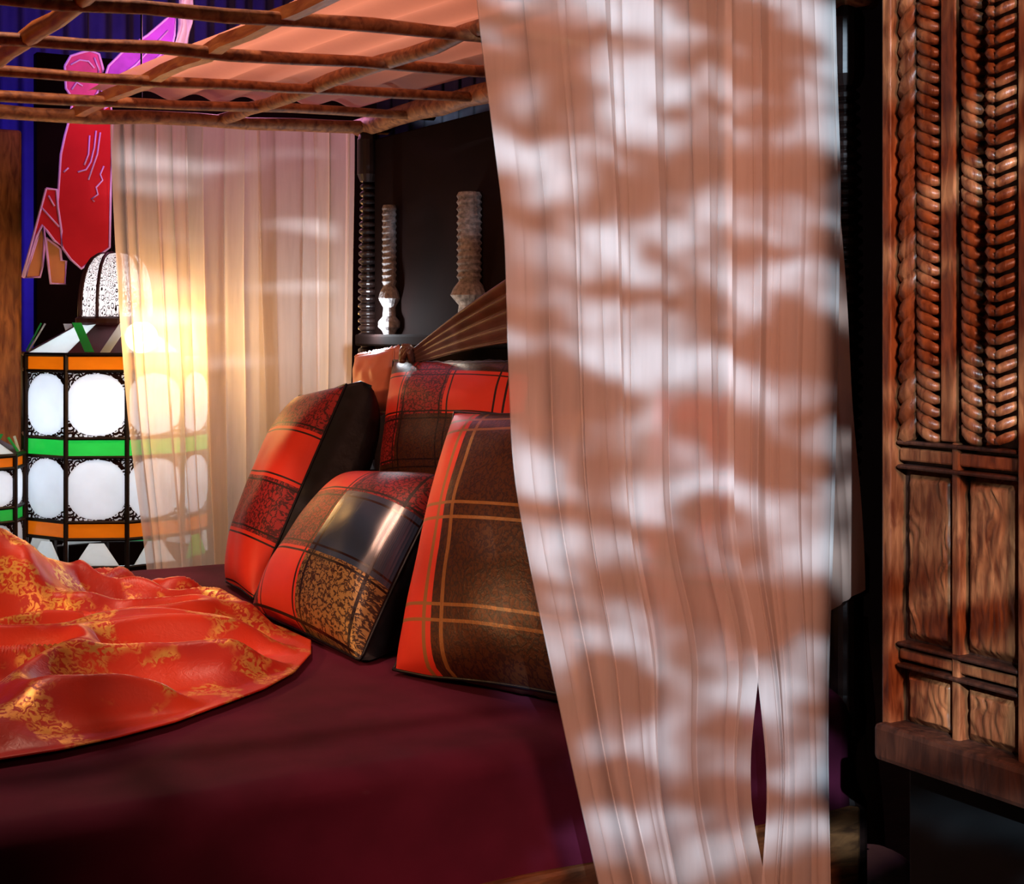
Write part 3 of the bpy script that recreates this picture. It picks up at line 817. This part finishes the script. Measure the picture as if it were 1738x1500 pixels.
cut('sleeve', [(78, 320), (96, 322), (98, 352), (104, 392), (105, 418), (92, 408), (80, 392), (72, 382), (62, 400), (52, 432), (40, 472), (38, 470), (50, 425), (64, 372)], M['fig_red'], 5.19,
    lines=[[(70, 352), (100, 385)], [(82, 332), (92, 350)], [(74, 384), (80, 440), (86, 480)]])
cut('leg', [(66, 396), (73, 388), (75, 420), (72, 452), (68, 470), (44, 471), (52, 440)], M['fig_tan'], 5.205)
cut('leg', [(78, 404), (92, 414), (102, 422), (104, 442), (112, 443), (111, 482), (86, 481), (82, 450)], M['fig_tan'], 5.21)
mb = MB(); mb.tube([py_(150, 92, 5.19), Vector((py_(150, 92, 5.19).x, 5.19, 3.4))], 0.002, 5); o = mb.build('cord', M['metal']); o.parent = fig; o.matrix_parent_inverse = Matrix.Translation(fig.location).inverted()
# white swag beside the wing
mb = MB(); P = []
for i in range(25):
    v = i/24; row = []
    for j in range(13):
        u = j/12
        x = (300+26*u)*(1-v)+(278+34*u)*v; y = -170+298*v
        x = 303+u*24-22*max(0, v-0.7)/0.3*(1-0.2*u)
        p = py_(x, y, 5.28); row.append(p+Vector((0, 0.018*math.sin(u*9+v*5)+0.01*math.sin(v*30+u*4), 0)))
    P.append(row)
mb.grid(P); o = mb.build('white_swag', M['white_cloth'], smooth=True, fixn=False); tag(o, 'twisted white cloth strip hanging beside the purple wing', 'cloth')

# ------------------------------------------------------------------ carved wardrobe
WX = 1.62
yL, yR = Y_at_X(1498, WX), 0.95
dL = SA*WX+CA*yL
wr = thing('carved_wardrobe', 'carved dark orange wooden wardrobe with rope mouldings at the right edge', 'wardrobe', (WX, (yL+yR)/2, 0))
def wpart(mb, name, m, **kw):
    o = mb.build(name, m, **kw); o.parent = wr; o.matrix_parent_inverse = Matrix.Translation(wr.location).inverted(); return o
def WY(px): return Y_at_X(px, WX)
def WZ(py): return CAM_H-(py-HZ)*dL/F
mb = MB(); mb.box(WX+0.03, WX+0.30, yR, yL-0.004, WZ(1250), 2.35); wpart(mb, 'carcass', M['carved_dark'], bevel=0.004)
mb = MB(); mb.box(WX+0.045, WX+0.29, yR+0.01, yL-0.008, 0, WZ(1262)); wpart(mb, 'plinth', M['black'], bevel=0.004)
def bar(pxa, pxb, za, zb, proud, name, m=M['carved'], bev=0.003):
    mb = MB(); y0, y1 = WY(pxb), WY(pxa); mb.box(WX+0.032-proud, WX+0.034, y0, y1, za, zb); return wpart(mb, name, m, bevel=bev)
ZT = 2.30
zb0 = WZ(1215)
bar(1498, 1512, zb0-0.03, ZT, 0.034, 'edge_stile')
def rope(pxa, pxb, za, zb, pitch, name, lean=1, fat=1.0, m=M['carved']):
    """carved twist: a row of leaning, overlapping strands"""
    y1, y0 = WY(pxa), WY(pxb); yc = (y0+y1)/2; hw = (y1-y0)/2; mb = MB(); z = za
    while z < zb:
        pts = []; rs = []
        for q in range(7):
            t = q/6*2-1
            pts.append((WX+0.026-0.016*math.sqrt(max(0, 1-t*t))*fat, yc+lean*t*hw, z+pitch*(0.75*t+0.35*t*t)))
            rs.append(pitch*(0.50-0.24*abs(t)**2))
        mb.tube(pts, rs, 7)
        z += pitch
    return wpart(mb, name, m, smooth=True)
zu = WZ(742)
rope(1518, 1545, zu+0.01, ZT, 0.030, 'leaf_moulding', -1, 0.7)
rope(1545, 1582, zu+0.01, ZT, 0.0185, 'rope_moulding', 1)
bar(1587, 1612, zu, ZT, 0.022, 'fillet')
rope(1622, 1656, zu+0.01, ZT, 0.0185, 'rope_moulding', 1)
# thick chevron moulding: rows of carved leaves
def chevron(pxa, pxb, za, zb, pitch):
    y1, y0 = WY(pxa), WY(pxb); yc = (y0+y1)/2; hw = (y1-y0)/2; mb = MB(); z = za
    while z < zb:
        for sgn in (-1, 1):
            a = Vector((WX+0.026, yc+sgn*hw, z+pitch*0.9)); c = Vector((WX-0.002, yc, z))
            mid = a.lerp(c, 0.5)+Vector((-0.008, 0, 0.000))
            mb.tube([a, a.lerp(mid, 0.5)+Vector((-0.003, 0, 0)), mid, c.lerp(mid, 0.4)+Vector((-0.003, 0, 0)), c], [0.003, 0.0065, 0.0078, 0.0068, 0.003], 6)
        z += pitch
    return wpart(mb, 'chevron_moulding', M['carved'], smooth=True)
chevron(1664, 1720, zu+0.005, ZT, 0.0195)
bar(1725, 1790, zb0-0.04, ZT, 0.030, 'outer_stile')
# cross bands
for (pa, pb) in ((745, 752), (758, 780), (786, 793), (1084, 1091), (1096, 1114), (1120, 1127)):
    bar(1516, 1722, WZ(pb), WZ(pa), 0.020 if pb-pa > 10 else 0.027, 'cross_band', M['carved'] if pb-pa > 10 else M['carved_dark'])
bar(1606, 1619, zb0-0.02, zu, 0.022, 'middle_stile', M['carved'])
# lower raised fields with hand-cut gouges
def field(pxa, pxb, pa, pb):
    y1, y0 = WY(pxa), WY(pxb); za, zb = WZ(pb), WZ(pa); mb = MB(); P = []
    R, C = 60, 40
    for i in range(R+1):
        row = []
        for j in range(C+1):
            u, v = j/C, i/R; y = y0+(y1-y0)*u; z = za+(zb-za)*v
            e = min(1, min(u, 1-u)*8, min(v, 1-v)*(zb-za)/(y1-y0)*8)
            g = noise.noise(Vector((y*70+3*noise.noise(Vector((y*20, z*20, 0))), z*14, 1)))
            row.append((WX+0.030-0.012*e-0.006*abs(g)*e, y, z))
        P.append(row)
    mb.grid(P); return wpart(mb, 'carved_field', M['carved'], smooth=True)
field(1520, 1604, 797, 1081); field(1621, 1721, 797, 1081)
field(1520, 1604, 1131, 1222); field(1621, 1721, 1131, 1222)
# bottom rail
mb = MB(); mb.box(WX-0.02, WX+0.31, yR, yL+0.0, WZ(1285), WZ(1222)); wpart(mb, 'bottom_rail', M['carved_dark'], bevel=0.008)
# cornice
mb = MB(); mb.box(WX-0.03, WX+0.32, yR-0.01, yL+0.01, 2.30, 2.40); wpart(mb, 'cornice', M['carved_dark'], bevel=0.01)

# pale pouf on the floor behind the headboard post
pc = gp(1472, 1500, 3.35)
mb = MB(); rings = []
for i in range(15):
    a = PI*i/14; z = 0.09-0.09*math.cos(a); rr = max(0.004, 0.11*math.sin(a)**0.7)
    rings.append([(rr*(1+0.05*abs(math.sin(4*b_*2*PI/32)))*math.cos(b_*2*PI/32), rr*(1+0.05*abs(math.sin(4*b_*2*PI/32)))*math.sin(b_*2*PI/32), z) for b_ in range(33)])
mb.grid(rings); po = mb.build('pouf', M['white_cloth'], smooth=True); po.location = (pc.x, pc.y, 0)
tag(po, 'small pale cloth pouf on the floor behind the dark post', 'pouf')
